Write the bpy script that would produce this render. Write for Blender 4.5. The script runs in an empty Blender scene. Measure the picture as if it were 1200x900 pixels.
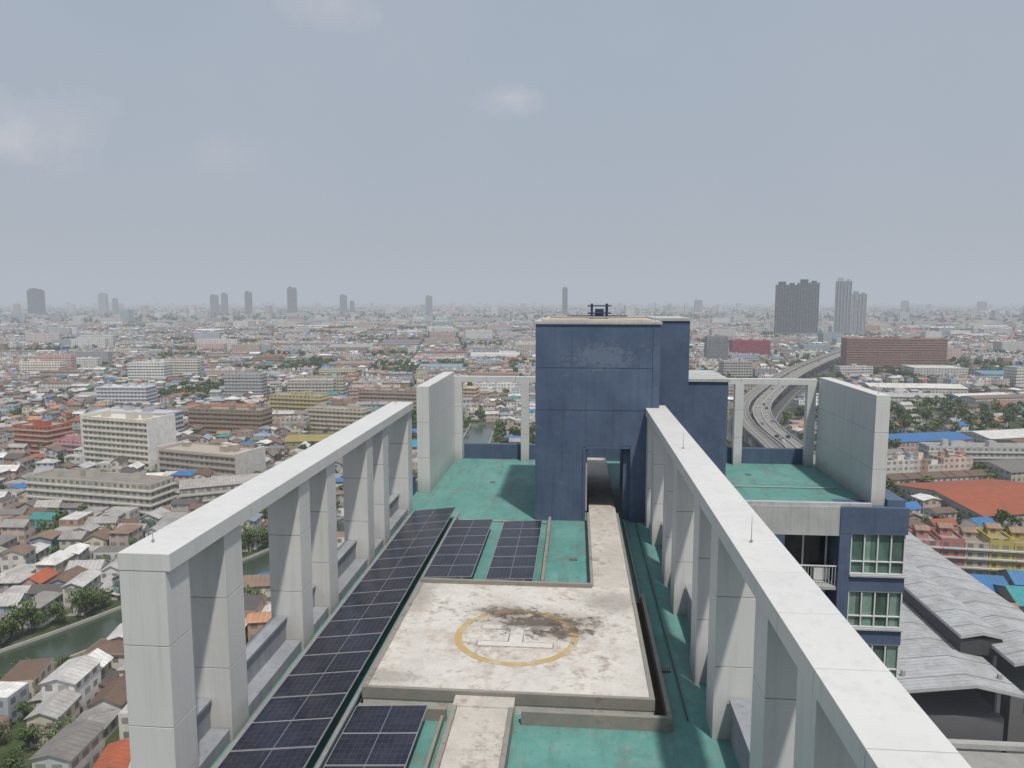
import bpy, math, random
import numpy as np
from mathutils import Vector
random.seed(11)
rng = np.random.default_rng(5)
S = bpy.context.scene
GZ = -85.0

# ------------------------------------------------------------------ node helpers
class NT:
    def __init__(s, nt): s.nt = nt; s.n = nt.nodes; s.l = nt.links
    def new(s, t, **kw):
        n = s.n.new(t)
        for k, v in kw.items(): setattr(n, k, v)
        return n
    def put(s, sock, v):
        if isinstance(v, bpy.types.NodeSocket): s.l.new(v, sock)
        else:
            if isinstance(v, (tuple, list)) and sock.type == 'RGBA' and len(v) == 3: v = (*v, 1)
            sock.default_value = v
    def math(s, op, a, b=None, c=None):
        n = s.new('ShaderNodeMath', operation=op)
        s.put(n.inputs[0], a)
        if b is not None: s.put(n.inputs[1], b)
        if c is not None: s.put(n.inputs[2], c)
        return n.outputs[0]
    def vmath(s, op, a, b=None):
        n = s.new('ShaderNodeVectorMath', operation=op)
        s.put(n.inputs[0], a)
        if b is not None: s.put(n.inputs[1], b)
        return n.outputs['Value'] if op in ('LENGTH', 'DOT_PRODUCT', 'DISTANCE') else n.outputs[0]
    def mix(s, f, a, b, bt='MIX'):
        n = s.new('ShaderNodeMix', data_type='RGBA', blend_type=bt)
        s.put(n.inputs[0], f); s.put(n.inputs[6], a); s.put(n.inputs[7], b)
        return n.outputs[2]
    def ramp(s, f, lo, hi):
        n = s.new('ShaderNodeMapRange'); n.clamp = True
        s.put(n.inputs[0], f); n.inputs[1].default_value = lo; n.inputs[2].default_value = hi
        return n.outputs[0]
    def noise(s, vec, scale, detail=4, rough=.6):
        n = s.new('ShaderNodeTexNoise'); s.put(n.inputs['Vector'], vec)
        n.inputs['Scale'].default_value = scale; n.inputs['Detail'].default_value = min(detail, 5)
        n.inputs['Roughness'].default_value = rough
        return n.outputs[0]
    def pos(s): return s.new('ShaderNodeNewGeometry').outputs['Position']
    def scale(s, vec, sc): return s.vmath('MULTIPLY', vec, sc)

def newmat(name, rough=.6, spec=.3, metal=0.0):
    m = bpy.data.materials.new(name); m.use_nodes = True
    t = NT(m.node_tree); b = m.node_tree.nodes['Principled BSDF']
    b.inputs['Roughness'].default_value = rough; b.inputs['Metallic'].default_value = metal
    b.inputs['Specular IOR Level'].default_value = spec
    return m, t, b

def plain(name, col, rough=.6, var=.25, scale=1.5, spec=.3, metal=0, streak=0.0, bump=0.0, dirt=None, dirtamt=.5):
    m, t, b = newmat(name, rough, spec, metal)
    p = t.pos()
    n1 = t.noise(p, scale, 6, .65)
    dark = tuple(c * (1 - var) for c in col); lite = tuple(min(1, c * (1 + var * .6)) for c in col)
    c = t.mix(t.ramp(n1, .3, .7), dark, lite)
    if streak > 0:
        n2 = t.noise(t.scale(p, (6, 6, .35)), 1.0, 5, .6)
        c = t.mix(t.math('MULTIPLY', t.ramp(n2, .48, .8), streak), c, tuple(x * .35 for x in col))
    if dirt:
        n3 = t.noise(p, scale * .45, 8, .72)
        c = t.mix(t.math('MULTIPLY', t.ramp(n3, .5, .72), dirtamt), c, dirt)
    t.put(b.inputs['Base Color'], c)
    if bump > 0:
        bn = t.new('ShaderNodeBump'); bn.inputs['Strength'].default_value = bump
        bn.inputs['Distance'].default_value = .02
        t.put(bn.inputs['Height'], t.noise(p, 25, 4)); t.l.new(bn.outputs[0], b.inputs['Normal'])
    return m

# ------------------------------------------------------------------ mesh batch
class Batch:
    def __init__(s): s.v = []; s.f = []; s.uv = []; s.col = []; s.mi = []
    def poly(s, pts, col=(1, 1, 1), mi=0, uv=None):
        b = len(s.v); s.v.extend(pts); n = len(pts)
        s.f.append(tuple(range(b, b + n)))
        s.uv.extend(uv if uv else [(0, 0)] * n); s.col.extend([(*col, 1)] * n); s.mi.append(mi)
    def box(s, x0, x1, y0, y1, z0, z1, mi=0, col=(1, 1, 1), top=None, bottom=True):
        c = [(x0, y0), (x1, y0), (x1, y1), (x0, y1)]
        L = [x1 - x0, y1 - y0, x1 - x0, y1 - y0]
        for i in range(4):
            a = c[i]; d = c[(i + 1) % 4]
            s.poly([(*a, z0), (*d, z0), (*d, z1), (*a, z1)], col, mi, [(0, 0), (L[i], 0), (L[i], z1 - z0), (0, z1 - z0)])
        s.poly([(*p, z1) for p in c], col, mi if top is None else top, [(0, 0), (L[0], 0), (L[0], L[1]), (0, L[1])])
        if bottom: s.poly([(*p, z0) for p in reversed(c)], col, mi, [(0, 0), (L[0], 0), (L[0], L[1]), (0, L[1])])
    def bld(s, cx, cy, z0, w, d, h, rot, wc, rc, roof='flat', rh=2.5, wm=0, rm=1, over=.5):
        ca, sa = math.cos(rot), math.sin(rot)
        def P(x, y, z): return (cx + x * ca - y * sa, cy + x * sa + y * ca, z)
        hw, hd = w / 2, d / 2
        c = [(-hw, -hd), (hw, -hd), (hw, hd), (-hw, hd)]; L = [w, d, w, d]; z1 = z0 + h
        o = random.randint(0, 60) * 3.3
        for i in range(4):
            a = c[i]; e = c[(i + 1) % 4]
            s.poly([P(*a, z0), P(*e, z0), P(*e, z1), P(*a, z1)], wc, wm, [(o, 0), (o + L[i], 0), (o + L[i], h), (o, h)])
        if roof == 'flat':
            s.poly([P(*a, z1) for a in c], rc, rm, [(0, 0), (w, 0), (w, d), (0, d)])
        elif roof == 'para':
            pz = z1 - .9; t = .35; ci = [(-hw + t, -hd + t), (hw - t, -hd + t), (hw - t, hd - t), (-hw + t, hd - t)]
            s.poly([P(*a, pz) for a in ci], rc, rm, [(0, 0), (w, 0), (w, d), (0, d)])
            for i in range(4):
                a, e, a2, e2 = c[i], c[(i + 1) % 4], ci[i], ci[(i + 1) % 4]
                s.poly([P(*a, z1), P(*e, z1), P(*e2, z1), P(*a2, z1)], wc, 2)
                s.poly([P(*e2, pz), P(*a2, pz), P(*a2, z1), P(*e2, z1)], wc, 2)
        elif roof == 'gable':
            ho, wo = hd + over, hw + over
            zr = z1 + rh; ze = z1 - over * rh / hd
            s.poly([P(-wo, -ho, ze), P(wo, -ho, ze), P(wo, 0, zr), P(-wo, 0, zr)], rc, rm, [(0, 0), (w, 0), (w, d / 2), (0, d / 2)])
            s.poly([P(wo, ho, ze), P(-wo, ho, ze), P(-wo, 0, zr), P(wo, 0, zr)], rc, rm, [(0, 0), (w, 0), (w, d / 2), (0, d / 2)])
            s.poly([P(hw, -hd, z1), P(hw, hd, z1), P(hw, 0, zr - .05)], wc, 2)
            s.poly([P(-hw, hd, z1), P(-hw, -hd, z1), P(-hw, 0, zr - .05)], wc, 2)
        elif roof == 'hip':
            ho, wo = hd + over, hw + over; r = max(.3, wo - ho); zr = z1 + rh; ze = z1 - .2
            s.poly([P(-wo, -ho, ze), P(wo, -ho, ze), P(r, 0, zr), P(-r, 0, zr)], rc, rm, [(0, 0), (w, 0), (w, d / 2), (0, d / 2)])
            s.poly([P(wo, ho, ze), P(-wo, ho, ze), P(-r, 0, zr), P(r, 0, zr)], rc, rm, [(0, 0), (w, 0), (w, d / 2), (0, d / 2)])
            s.poly([P(wo, -ho, ze), P(wo, ho, ze), P(r, 0, zr)], rc, rm, [(0, 0), (d, 0), (d / 2, d / 2)])
            s.poly([P(-wo, ho, ze), P(-wo, -ho, ze), P(-r, 0, zr)], rc, rm, [(0, 0), (d, 0), (d / 2, d / 2)])
    def build(s, name, mats, bevel=0, parent=None):
        me = bpy.data.meshes.new(name); me.from_pydata(s.v, [], s.f)
        uvl = me.uv_layers.new(name='UVMap'); uvl.data.foreach_set('uv', np.array(s.uv, dtype=np.float32).ravel())
        ca = me.color_attributes.new('Col', 'FLOAT_COLOR', 'CORNER'); ca.data.foreach_set('color', np.array(s.col, dtype=np.float32).ravel())
        for m in mats: me.materials.append(m)
        me.polygons.foreach_set('material_index', np.array(s.mi, dtype=np.int32)); me.update()
        ob = bpy.data.objects.new(name, me); S.collection.objects.link(ob)
        if bevel:
            md = ob.modifiers.new('weld', 'WELD'); md.merge_threshold = .0005
            md = ob.modifiers.new('bevel', 'BEVEL'); md.width = bevel; md.segments = 2; md.limit_method = 'ANGLE'
        if parent: ob.parent = parent
        return ob

def cyl(name, p0, p1, r, mat, seg=10, r1=None, parent=None):
    p0, p1 = Vector(p0), Vector(p1); d = p1 - p0
    q = d.to_track_quat('Z', 'Y'); B = Batch(); r1 = r if r1 is None else r1
    ra = [p0 + q @ Vector((r * math.cos(2 * math.pi * i / seg), r * math.sin(2 * math.pi * i / seg), 0)) for i in range(seg)]
    rb = [p1 + q @ Vector((r1 * math.cos(2 * math.pi * i / seg), r1 * math.sin(2 * math.pi * i / seg), 0)) for i in range(seg)]
    for i in range(seg):
        j = (i + 1) % seg; B.poly([tuple(ra[i]), tuple(ra[j]), tuple(rb[j]), tuple(rb[i])])
    B.poly([tuple(p) for p in rb]); B.poly([tuple(p) for p in reversed(ra)])
    return B.build(name, [mat], parent=parent)

# ------------------------------------------------------------------ materials
m, t, b = newmat('white_cladding', .42, .35); p = t.pos()
n1 = t.noise(p, .5, 4, .6); n2 = t.noise(t.scale(p, (5, 5, .3)), 1, 5, .65); n3 = t.noise(p, 1.6, 5, .72)
sep = t.new('ShaderNodeSeparateXYZ'); t.put(sep.inputs[0], p)
c = t.mix(t.ramp(n1, .3, .7), (.56, .56, .555), (.61, .608, .598))
c = t.mix(t.math('MULTIPLY', t.ramp(n2, .5, .8), .28), c, (.27, .27, .255))
c = t.mix(t.math('MULTIPLY', t.ramp(n3, .6, .72), .2), c, (.38, .37, .34))
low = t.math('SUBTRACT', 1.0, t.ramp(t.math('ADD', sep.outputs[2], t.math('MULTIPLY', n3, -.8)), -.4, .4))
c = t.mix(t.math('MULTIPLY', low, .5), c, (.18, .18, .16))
t.put(b.inputs['Base Color'], c); M_white = m
M_gap = plain('joint_sealant', (.10, .10, .10), .8)
m, t, b = newmat('slate_blue_paint', .75, .25); p = t.pos()
n1 = t.noise(p, .45, 7, .68); n2 = t.noise(t.scale(p, (4.5, 4.5, .3)), 1, 6, .65); n3 = t.noise(t.scale(p, (1, 1, 2.2)), 1.1, 9, .78)
c = t.mix(t.ramp(n1, .35, .65), (.068, .100, .165), (.100, .140, .215))
c = t.mix(t.math('MULTIPLY', t.ramp(n2, .5, .75), .45), c, (.045, .06, .09))
c = t.mix(t.math('MULTIPLY', t.ramp(n3, .6, .68), .3), c, (.17, .215, .28))
d = t.vmath('LENGTH', t.scale(t.vmath('SUBTRACT', p, (1.2, 33.1, 7.5)), (1 / 1.7, 0, 1 / .8)))
d = t.math('ADD', d, t.math('MULTIPLY_ADD', t.noise(t.scale(p, (2.2, 1, 3)), 2, 8, .8), 3.4, -1.7))
c = t.mix(t.math('MULTIPLY', t.math('SUBTRACT', 1.0, t.ramp(d, .5, .8)), .35), c, (.20, .24, .30))
t.put(b.inputs['Base Color'], c)
bn = t.new('ShaderNodeBump'); bn.inputs['Strength'].default_value = .2; bn.inputs['Distance'].default_value = .02
t.put(bn.inputs['Height'], t.noise(p, 14, 5)); t.l.new(bn.outputs[0], b.inputs['Normal']); M_slate = m
M_grey = plain('grey_render', (.27, .285, .31), .75, .2, .8, streak=.4)
M_lgrey = plain('light_grey_render', (.43, .44, .44), .75, .15, .8, streak=.4)
M_steel = plain('galvanised_steel', (.35, .36, .37), .45, .15, 4, metal=.4)
M_blue = plain('blue_steel', (.035, .055, .11), .5, .2, 4)
M_wframe = plain('white_window_frame', (.66, .67, .66), .4, .08)
M_alu = plain('panel_frame', (.34, .35, .37), .45, .15, 4, metal=.3)

def glass(name, col, rough=.12):
    m, t, b = newmat(name, rough, .6); p = t.pos()
    n = t.noise(t.scale(p, (.9, .9, .5)), 1, 2)
    t.put(b.inputs['Base Color'], t.mix(t.ramp(n, .35, .65), tuple(c * .4 for c in col), col)); return m
M_glass = glass('green_glass', (.11, .20, .17)); M_dglass = glass('dark_glass', (.03, .04, .05))

m, t, b = newmat('green_waterproof_paint', .6, .3); p = t.pos()
n1 = t.noise(p, .3, 8, .7); n2 = t.noise(p, 2.0, 7, .72); n3 = t.noise(t.scale(p, (1.3, .22, 1)), 1.2, 7, .7); n4 = t.noise(p, .75, 9, .78)
c = t.mix(t.ramp(n1, .33, .67), (.078, .225, .205), (.125, .295, .27))
c = t.mix(t.math('MULTIPLY', t.ramp(n2, .46, .75), .55), c, (.20, .33, .305))
c = t.mix(t.math('MULTIPLY', t.ramp(n3, .50, .72), .65), c, (.085, .125, .115))
c = t.mix(t.math('MULTIPLY', t.ramp(n4, .54, .64), .6), c, (.17, .165, .14))
c = t.mix(t.math('MULTIPLY', t.ramp(t.noise(p, 5, 6, .7), .60, .70), .5), c, (.06, .06, .05))
t.put(b.inputs['Base Color'], c); M_deck = m

def concrete(name, base=(.50, .47, .44), mould=.6, patch=None, rust=.45):
    m, t, b = newmat(name, .85, .2); p = t.pos()
    n1 = t.noise(p, .9, 8, .7); n2 = t.noise(p, 3.2, 8, .75); n3 = t.noise(p, 14, 4, .6); n4 = t.noise(p, .5, 6, .7)
    c = t.mix(t.ramp(n1, .35, .65), tuple(x * .78 for x in base), base)
    c = t.mix(t.math('MULTIPLY', t.ramp(t.math('ADD', t.math('MULTIPLY', n2, .5), t.math('MULTIPLY', n4, .5)), .49, .6), rust), c, (.34, .27, .215))
    c = t.mix(t.math('MULTIPLY', t.ramp(t.math('ADD', t.math('MULTIPLY', n1, .6), t.math('MULTIPLY', n2, .4)), .53, .62), mould), c, (.14, .125, .11))
    c = t.mix(t.math('MULTIPLY', t.ramp(n3, .58, .75), .3), c, (.15, .13, .12))
    if patch:
        for (px, py, sx, sy, am) in patch:
            d = t.vmath('LENGTH', t.scale(t.vmath('SUBTRACT', p, (px, py, .5)), (1 / sx, 1 / sy, 0)))
            d = t.math('ADD', d, t.math('MULTIPLY_ADD', n2, 3.4, -1.7))
            c = t.mix(t.math('MULTIPLY', t.math('SUBTRACT', 1.0, t.ramp(d, .45, 1.05)), am), c, (.085, .068, .055))
    t.put(b.inputs['Base Color'], c); return m
PATCH = [(-.85, 21.1, 1.8, .95, .9), (-2.0, 21.8, 1.3, .5, .75), (-.3, 20.5, .8, .6, .8), (-5, 23, .6, 2, .4), (-4.9, 17.6, 1.2, .5, .4), (1.2, 22.8, 1.0, .9, .4)]
M_pad = concrete('weathered_concrete', (.60, .575, .54), .5, PATCH, .6)
M_walk = concrete('walkway_concrete', (.52, .49, .45), .55)
M_mould = concrete('mouldy_kerb', (.27, .26, .235), .9)

def worn(name, col, under=(.50, .47, .44), lo=.46, hi=.56):
    m, t, b = newmat(name, .8, .2); p = t.pos()
    n = t.noise(p, 5, 8, .75); n1 = t.noise(p, 1.2, 4); n2 = t.noise(p, 3.2, 8, .75)
    c = t.mix(t.math('MULTIPLY', t.ramp(t.math('ADD', t.math('MULTIPLY', n, .6), t.math('MULTIPLY', n1, .4)), lo, hi), .85), col, under)
    for (px, py, sx, sy, am) in PATCH[:3]:
        d = t.vmath('LENGTH', t.scale(t.vmath('SUBTRACT', p, (px, py, .5)), (1 / sx, 1 / sy, 0)))
        d = t.math('ADD', d, t.math('MULTIPLY_ADD', n2, 3.4, -1.7))
        c = t.mix(t.math('MULTIPLY', t.math('SUBTRACT', 1.0, t.ramp(d, .45, 1.05)), am * .75), c, (.085, .068, .055))
    t.put(b.inputs['Base Color'], c); return m
M_yel = worn('worn_yellow_paint', (.42, .31, .14), lo=.48, hi=.62); M_hw = worn('worn_white_paint', (.56, .54, .51)); M_hd = worn('worn_dark_paint', (.20, .18, .165), (.45, .42, .40), .42, .55)

m, t, b = newmat('solar_cells', .25, .3)
uvn = t.new('ShaderNodeUVMap').outputs[0]; sx = t.new('ShaderNodeSeparateXYZ'); t.l.new(uvn, sx.inputs[0])
def line(coord, n, w):
    fr = t.math('FRACT', t.math('MULTIPLY', coord, n))
    return t.math('GREATER_THAN', t.math('ABSOLUTE', t.math('SUBTRACT', fr, .5)), .5 - w)
g = t.math('MAXIMUM', line(sx.outputs[0], 12, .03), line(sx.outputs[1], 6, .022))
mid = t.math('LESS_THAN', t.math('ABSOLUTE', t.math('SUBTRACT', sx.outputs[0], .5)), .006)
n = t.noise(t.pos(), .8, 3)
c = t.mix(t.ramp(n, .3, .7), (.008, .010, .024), (.016, .019, .036))
c = t.mix(t.math('MULTIPLY', g, .45), c, (.09, .10, .13)); c = t.mix(mid, c, (.15, .16, .18))
c = t.mix(t.math('MULTIPLY', t.ramp(t.noise(t.pos(), 3, 8, .7), .4, .8), .22), c, (.13, .12, .11))
t.put(b.inputs['Base Color'], c); M_solar = m

def citywall(name, pw=3.3, ph=3.2, ww=.3, wh=.23, dark=(.06, .065, .07), amt=.72):
    m, t, b = newmat(name, .75, .25)
    a = t.new('ShaderNodeVertexColor'); a.layer_name = 'Col'
    uv = t.new('ShaderNodeUVMap').outputs[0]; sp = t.new('ShaderNodeSeparateXYZ'); t.l.new(uv, sp.inputs[0])
    u = t.math('DIVIDE', sp.outputs[0], pw); v = t.math('DIVIDE', sp.outputs[1], ph)
    cb = t.new('ShaderNodeCombineXYZ'); t.put(cb.inputs[0], t.math('FLOOR', u)); t.put(cb.inputs[1], t.math('FLOOR', v))
    wn = t.new('ShaderNodeTexWhiteNoise', noise_dimensions='3D'); t.l.new(cb.outputs[0], wn.inputs[0])
    mu = t.math('LESS_THAN', t.math('ABSOLUTE', t.math('SUBTRACT', t.math('FRACT', u), .5)), t.math('MULTIPLY_ADD', wn.outputs[0], .18, ww - .1))
    mv = t.math('LESS_THAN', t.math('ABSOLUTE', t.math('SUBTRACT', t.math('FRACT', v), .52)), wh)
    mk = t.math('MULTIPLY', mu, mv)
    gl = t.mix(t.ramp(wn.outputs[0], .3, 1.0), dark, (.26, .265, .26))
    st = t.noise(t.scale(t.pos(), (.25, .25, .05)), 1, 3, .65)
    wc = t.mix(t.ramp(st, .35, .75), a.outputs[0], t.mix(.35, a.outputs[0], (.12, .11, .10)))
    t.put(b.inputs['Base Color'], t.mix(t.math('MULTIPLY', mk, amt), wc, gl)); return m
M_cw = citywall('painted_walls_with_windows')
M_tw = citywall('tower_walls', 3.6, 3.1, .36, .3, (.03, .04, .06), .8)
m, t, b = newmat('roof_sheet', .7, .25); a = t.new('ShaderNodeVertexColor'); a.layer_name = 'Col'
uv = t.new('ShaderNodeUVMap').outputs[0]; sp = t.new('ShaderNodeSeparateXYZ'); t.l.new(uv, sp.inputs[0])
rib = t.math('SINE', t.math('MULTIPLY', sp.outputs[0], 5.0))
ns = t.noise(t.pos(), .25, 4, .75)
c = t.mix(t.ramp(ns, .40, .70), a.outputs[0], t.mix(.45, a.outputs[0], (.10, .075, .06)))
c = t.mix(t.math('MULTIPLY', t.ramp(rib, .2, 1), .2), c, (.05, .05, .05))
t.put(b.inputs['Base Color'], c); M_cr = m
m, t, b = newmat('plain_wall', .8, .2); a = t.new('ShaderNodeVertexColor'); a.layer_name = 'Col'
t.put(b.inputs['Base Color'], t.mix(t.ramp(t.noise(t.pos(), .4, 3, .7), .4, .8), a.outputs[0], t.mix(.35, a.outputs[0], (.1, .1, .1)))); M_cp = m
CM = [M_cw, M_cr, M_cp]

m, t, b = newmat('foliage', .7, .15); a = t.new('ShaderNodeVertexColor'); a.layer_name = 'Col'
t.put(b.inputs['Base Color'], a.outputs[0]); M_leaf = m
M_bark = plain('bark', (.10, .075, .05), .9, .3, 3)
m, t, b = newmat('canal_water_surface', .15, .45)
t.put(b.inputs['Base Color'], t.mix(t.noise(t.pos(), .05, 4), (.030, .045, .030), (.055, .075, .05)))
bn = t.new('ShaderNodeBump'); bn.inputs['Strength'].default_value = .25; bn.inputs['Distance'].default_value = .1
t.put(bn.inputs['Height'], t.noise(t.pos(), .8, 4)); t.l.new(bn.outputs[0], b.inputs['Normal']); M_water = m
M_asph = plain('asphalt', (.085, .084, .083), .85, .25, .15)
M_conc = plain('viaduct_concrete', (.40, .385, .36), .85, .2, .12, streak=.2)
M_deckc = plain('viaduct_running_surface', (.22, .215, .205), .85, .2, .15)

m, t, b = newmat('ground_surface', .95, .1); p = t.pos()
n1 = t.noise(p, .009, 5, .72); n2 = t.noise(p, .05, 5, .75); n3 = t.noise(p, .4, 3, .7)
c = t.mix(t.ramp(n2, .35, .65), (.10, .092, .082), (.21, .195, .17))
c = t.mix(t.ramp(n1, .44, .53), c, t.mix(t.ramp(n3, .3, .7), (.035, .055, .02), (.08, .10, .045)))
c = t.mix(t.math('MULTIPLY', t.ramp(n3, .5, .7), .5), c, (.07, .065, .055))
t.put(b.inputs['Base Color'], c); M_ground = m

# ------------------------------------------------------------------ ground, canal
B = Batch(); R = 26000
B.poly([(-R, -R, GZ), (R, -R, GZ), (R, R, GZ), (-R, R, GZ)]); B.build('ground', [M_ground])

def catmull(P, n=8):
    out = []
    for i in range(len(P) - 1):
        p0 = P[max(i - 1, 0)]; p1 = P[i]; p2 = P[i + 1]; p3 = P[min(i + 2, len(P) - 1)]
        for k in range(n):
            u = k / n
            out.append(tuple(.5 * ((2 * p1[a]) + (-p0[a] + p2[a]) * u + (2 * p0[a] - 5 * p1[a] + 4 * p2[a] - p3[a]) * u * u + (-p0[a] + 3 * p1[a] - 3 * p2[a] + p3[a]) * u ** 3) for a in range(2)))
    out.append(P[-1]); return out
def frames(P):
    fr = []
    for i in range(len(P)):
        a = P[max(i - 1, 0)]; c = P[min(i + 1, len(P) - 1)]
        d = Vector((c[0] - a[0], c[1] - a[1])).normalized(); fr.append((P[i], (d.y, -d.x)))
    return fr
def sweep(B, P, prof, mi=0, closed=True, col=(1, 1, 1)):
    fr = frames(P); L = 0
    for i in range(len(fr) - 1):
        (p, n), (q, k) = fr[i], fr[i + 1]
        m_ = len(prof); rr = range(m_) if closed else range(m_ - 1)
        dl = math.dist(p, q)
        for j in rr:
            a = prof[j]; c = prof[(j + 1) % m_]
            B.poly([(p[0] + n[0] * a[0], p[1] + n[1] * a[0], a[1]), (p[0] + n[0] * c[0], p[1] + n[1] * c[0], c[1]),
                    (q[0] + k[0] * c[0], q[1] + k[1] * c[0], c[1]), (q[0] + k[0] * a[0], q[1] + k[1] * a[0], a[1])], col, mi,
                   [(L, a[0]), (L, c[0]), (L + dl, c[0]), (L + dl, a[0])])
        L += dl
canal = catmull([(-230, 60), (-178, 125), (-150, 168), (-136, 194), (-124, 222), (-110, 254), (-96, 294), (-80, 350), (-66, 430), (-70, 560)])
CW = 9.5
B = Batch(); sweep(B, canal, [(-CW, GZ + .05), (CW, GZ + .05)], closed=False); B.build('canal_water', [M_water])
B = Batch()
for s_ in (-1, 1): sweep(B, canal, [(s_ * CW, GZ - .5), (s_ * CW, GZ + .9), (s_ * (CW + .5), GZ + .9), (s_ * (CW + .5), GZ - .5)])
B.build('canal_embankment_wall', [M_conc])

# ------------------------------------------------------------------ viaducts
via = catmull([(80, 40), (84, 150), (88, 260), (100, 345), (113, 395), (116, 430), (120, 503), (134, 580), (164, 671), (242, 865), (339, 1068), (459, 1295), (640, 1600), (900, 2000)], 8)
def offs(P, o): return [(p[0] + n[0] * o, p[1] + n[1] * o) for p, n in frames(P)]
B = Batch(); sweep(B, offs(via, 3), [(-19, GZ + .06), (19, GZ + .06)], closed=False); B.build('road', [M_asph])
B = Batch()
for o in (-13, 3, 19): sweep(B, offs(via, o), [(-.12, GZ + .066), (.12, GZ + .066)], closed=False)
B.build('road_markings', [M_wframe])
def viaduct(name, P, w, z, deckm, lanes=False):
    B = Batch(); h = w / 2
    sweep(B, P, [(-h, z), (-h, z + 1.2), (-h + .4, z + 1.2), (-h + .4, z + .1), (h - .4, z + .1), (h - .4, z + 1.2), (h, z + 1.2), (h, z), (h * .45, z - 1.8), (-h * .45, z - 1.8)])
    sweep(B, P, [(-h + .5, z + .13), (h - .5, z + .13)], mi=1, closed=False)
    if lanes: sweep(B, P, [(-.3, z + .14), (-.3, z + .9), (.3, z + .9), (.3, z + .14)])
    else:
        for o in (-2.2, 2.2):
            for q in (-.75, .75): sweep(B, P, [(o + q - .1, z + .132), (o + q - .1, z + .3), (o + q + .1, z + .3), (o + q + .1, z + .132)], mi=2)
    acc = 0
    for i in range(1, len(P)):
        acc += math.dist(P[i], P[i - 1])
        if acc > 28:
            acc = 0; x, y = P[i]; B.box(x - 1.2, x + 1.2, y - 1.2, y + 1.2, GZ, z - 1.75)
    return B.build(name, [M_conc, deckm, M_asph])
railP = [p for p in offs(via, -5) if p[1] > 245]
viaduct('railway_viaduct', railP, 9, GZ + 13, M_deckc)
hwyP = [p for p in offs(via, 9) if p[1] > 330]
viaduct('expressway_viaduct', hwyP, 13, GZ + 12, M_deckc, True)
B = Batch(); fr = frames(hwyP)
for i in range(2, len(fr) - 2):
    for o in (-3.2, 3.2):
        if random.random() < .16:
            (p, n) = fr[i]; d = (-n[1], n[0]); x = p[0] + n[0] * o + d[0] * random.uniform(-5, 5); y = p[1] + n[1] * o + d[1] * random.uniform(-5, 5)
            r = math.atan2(d[1], d[0]); cc = random.choice([(.6, .6, .6), (.05, .05, .05), (.3, .3, .32), (.7, .7, .7)]); z = GZ + 12.4
            B.bld(x, y, z, 4.4, 1.8, .65, r, cc, cc, 'flat', wm=2, rm=2); B.bld(x - .2 * d[0], y - .2 * d[1], z + .65, 2.4, 1.6, .55, r, (.03, .03, .04), cc, 'flat', wm=2, rm=2)
B.build('expressway_traffic', CM)

# ------------------------------------------------------------------ station roofs on the right
B = Batch(); rc = (.39, .405, .42)
def ribroof(x0, x1, y0, y1, z, rise, split=.5):
    P_ = [(x0, z), (x0 + (x1 - x0) * split, z + rise), (x1, z)]
    for (xa, za), (xc, zc) in zip(P_[:-1], P_[1:]):
        B.poly([(xa, y0, za), (xc, y0, zc), (xc, y1, zc), (xa, y1, za)], rc, 1, [(y0, xa), (y0, xc), (y1, xc), (y1, xa)])
        B.poly([(xa, y0, za - .7), (xc, y0, zc - .7), (xc, y0, zc), (xa, y0, za)], (.45, .45, .45), 2)
        B.poly([(xc, y0, zc - .7), (xa, y0, za - .7), (xa, y1, za - .7), (xc, y1, zc - .7)], (.1, .1, .1), 2)
        y = y0 + 4
        while y < y1:
            B.poly([(xa, y, za + .08), (xc, y, zc + .08), (xc, y + .18, zc + .08), (xa, y + .18, za + .08)], (.24, .24, .25), 2); y += 8
    for xx in (x0, x1): B.poly([(xx, y0, z - .7), (xx, y1, z - .7), (xx, y1, z), (xx, y0, z)], (.45, .45, .45), 2)
ribroof(64, 87, 143, 262, -65.5, 1.8, .6); ribroof(88.5, 105, 150, 270, -62.5, 1.6, .4); ribroof(82, 91, 158, 266, -60.6, .9)
B.box(82.3, 90.7, 158.5, 265, -65, -61.4, 2, (.06, .06, .065))
B.box(66, 85, 146, 260, GZ, -72, 2, (.13, .13, .14)); B.box(90, 103.5, 153, 268, GZ, -70, 2, (.16, .16, .16))
for yy in range(148, 262, 12):
    for xx in (66, 84.5, 90, 103): B.box(xx, xx + .7, yy, yy + .7, -72.1, -64, 2, (.35, .35, .35))
B.box(60, 108, 141.5, 143, GZ + 9, GZ + 10, 2, (.4, .4, .4)); B.box(60, 108, 132, 141.4, GZ + 8, GZ + 8.6, 2, (.3, .3, .29))
B.build('elevated_station', CM)
for (x, y, w, d, h, cw, cr, rf) in [(74, 122, 24, 14, 6, (.35, .34, .32), (.24, .24, .24), 'para'), (97, 122, 18, 16, 7, (.3, .3, .3), (.20, .22, .20), 'gable'), (114, 140, 12, 26, 8, (.4, .38, .35), (.10, .24, .34), 'gable'), (64, 104, 24, 16, 6, (.4, .4, .38), (.2, .16, .14), 'gable'), (90, 104, 24, 15, 7, (.4, .4, .38), (.30, .30, .30), 'gable'),
    (112, 106, 16, 18, 7, (.4, .4, .38), (.17, .14, .12), 'gable'), (116, 198, 14, 16, 7, (.3, .3, .3), (.05, .24, .36), 'gable'), (116, 175, 14, 18, 8, (.35, .33, .3), (.07, .28, .30), 'gable'), (134, 180, 14, 22, 9, (.4, .38, .35), (.2, .18, .17), 'gable')]:
    B = Batch(); B.bld(x, y, GZ, w, d, h, .02, cw, cr, rf, rh=1.5)
    B.bld(x + 2, y + 2, GZ + h - .9, 4, 3, 3, 0, cw, cr, 'flat', wm=2)
    B.bld(x - w * .3, y - d * .56, GZ, w * .3, 3, h * .5, 0, (.3, .3, .3), (.4, .4, .4), 'flat', wm=2); B.build('annex_building', CM)

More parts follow.
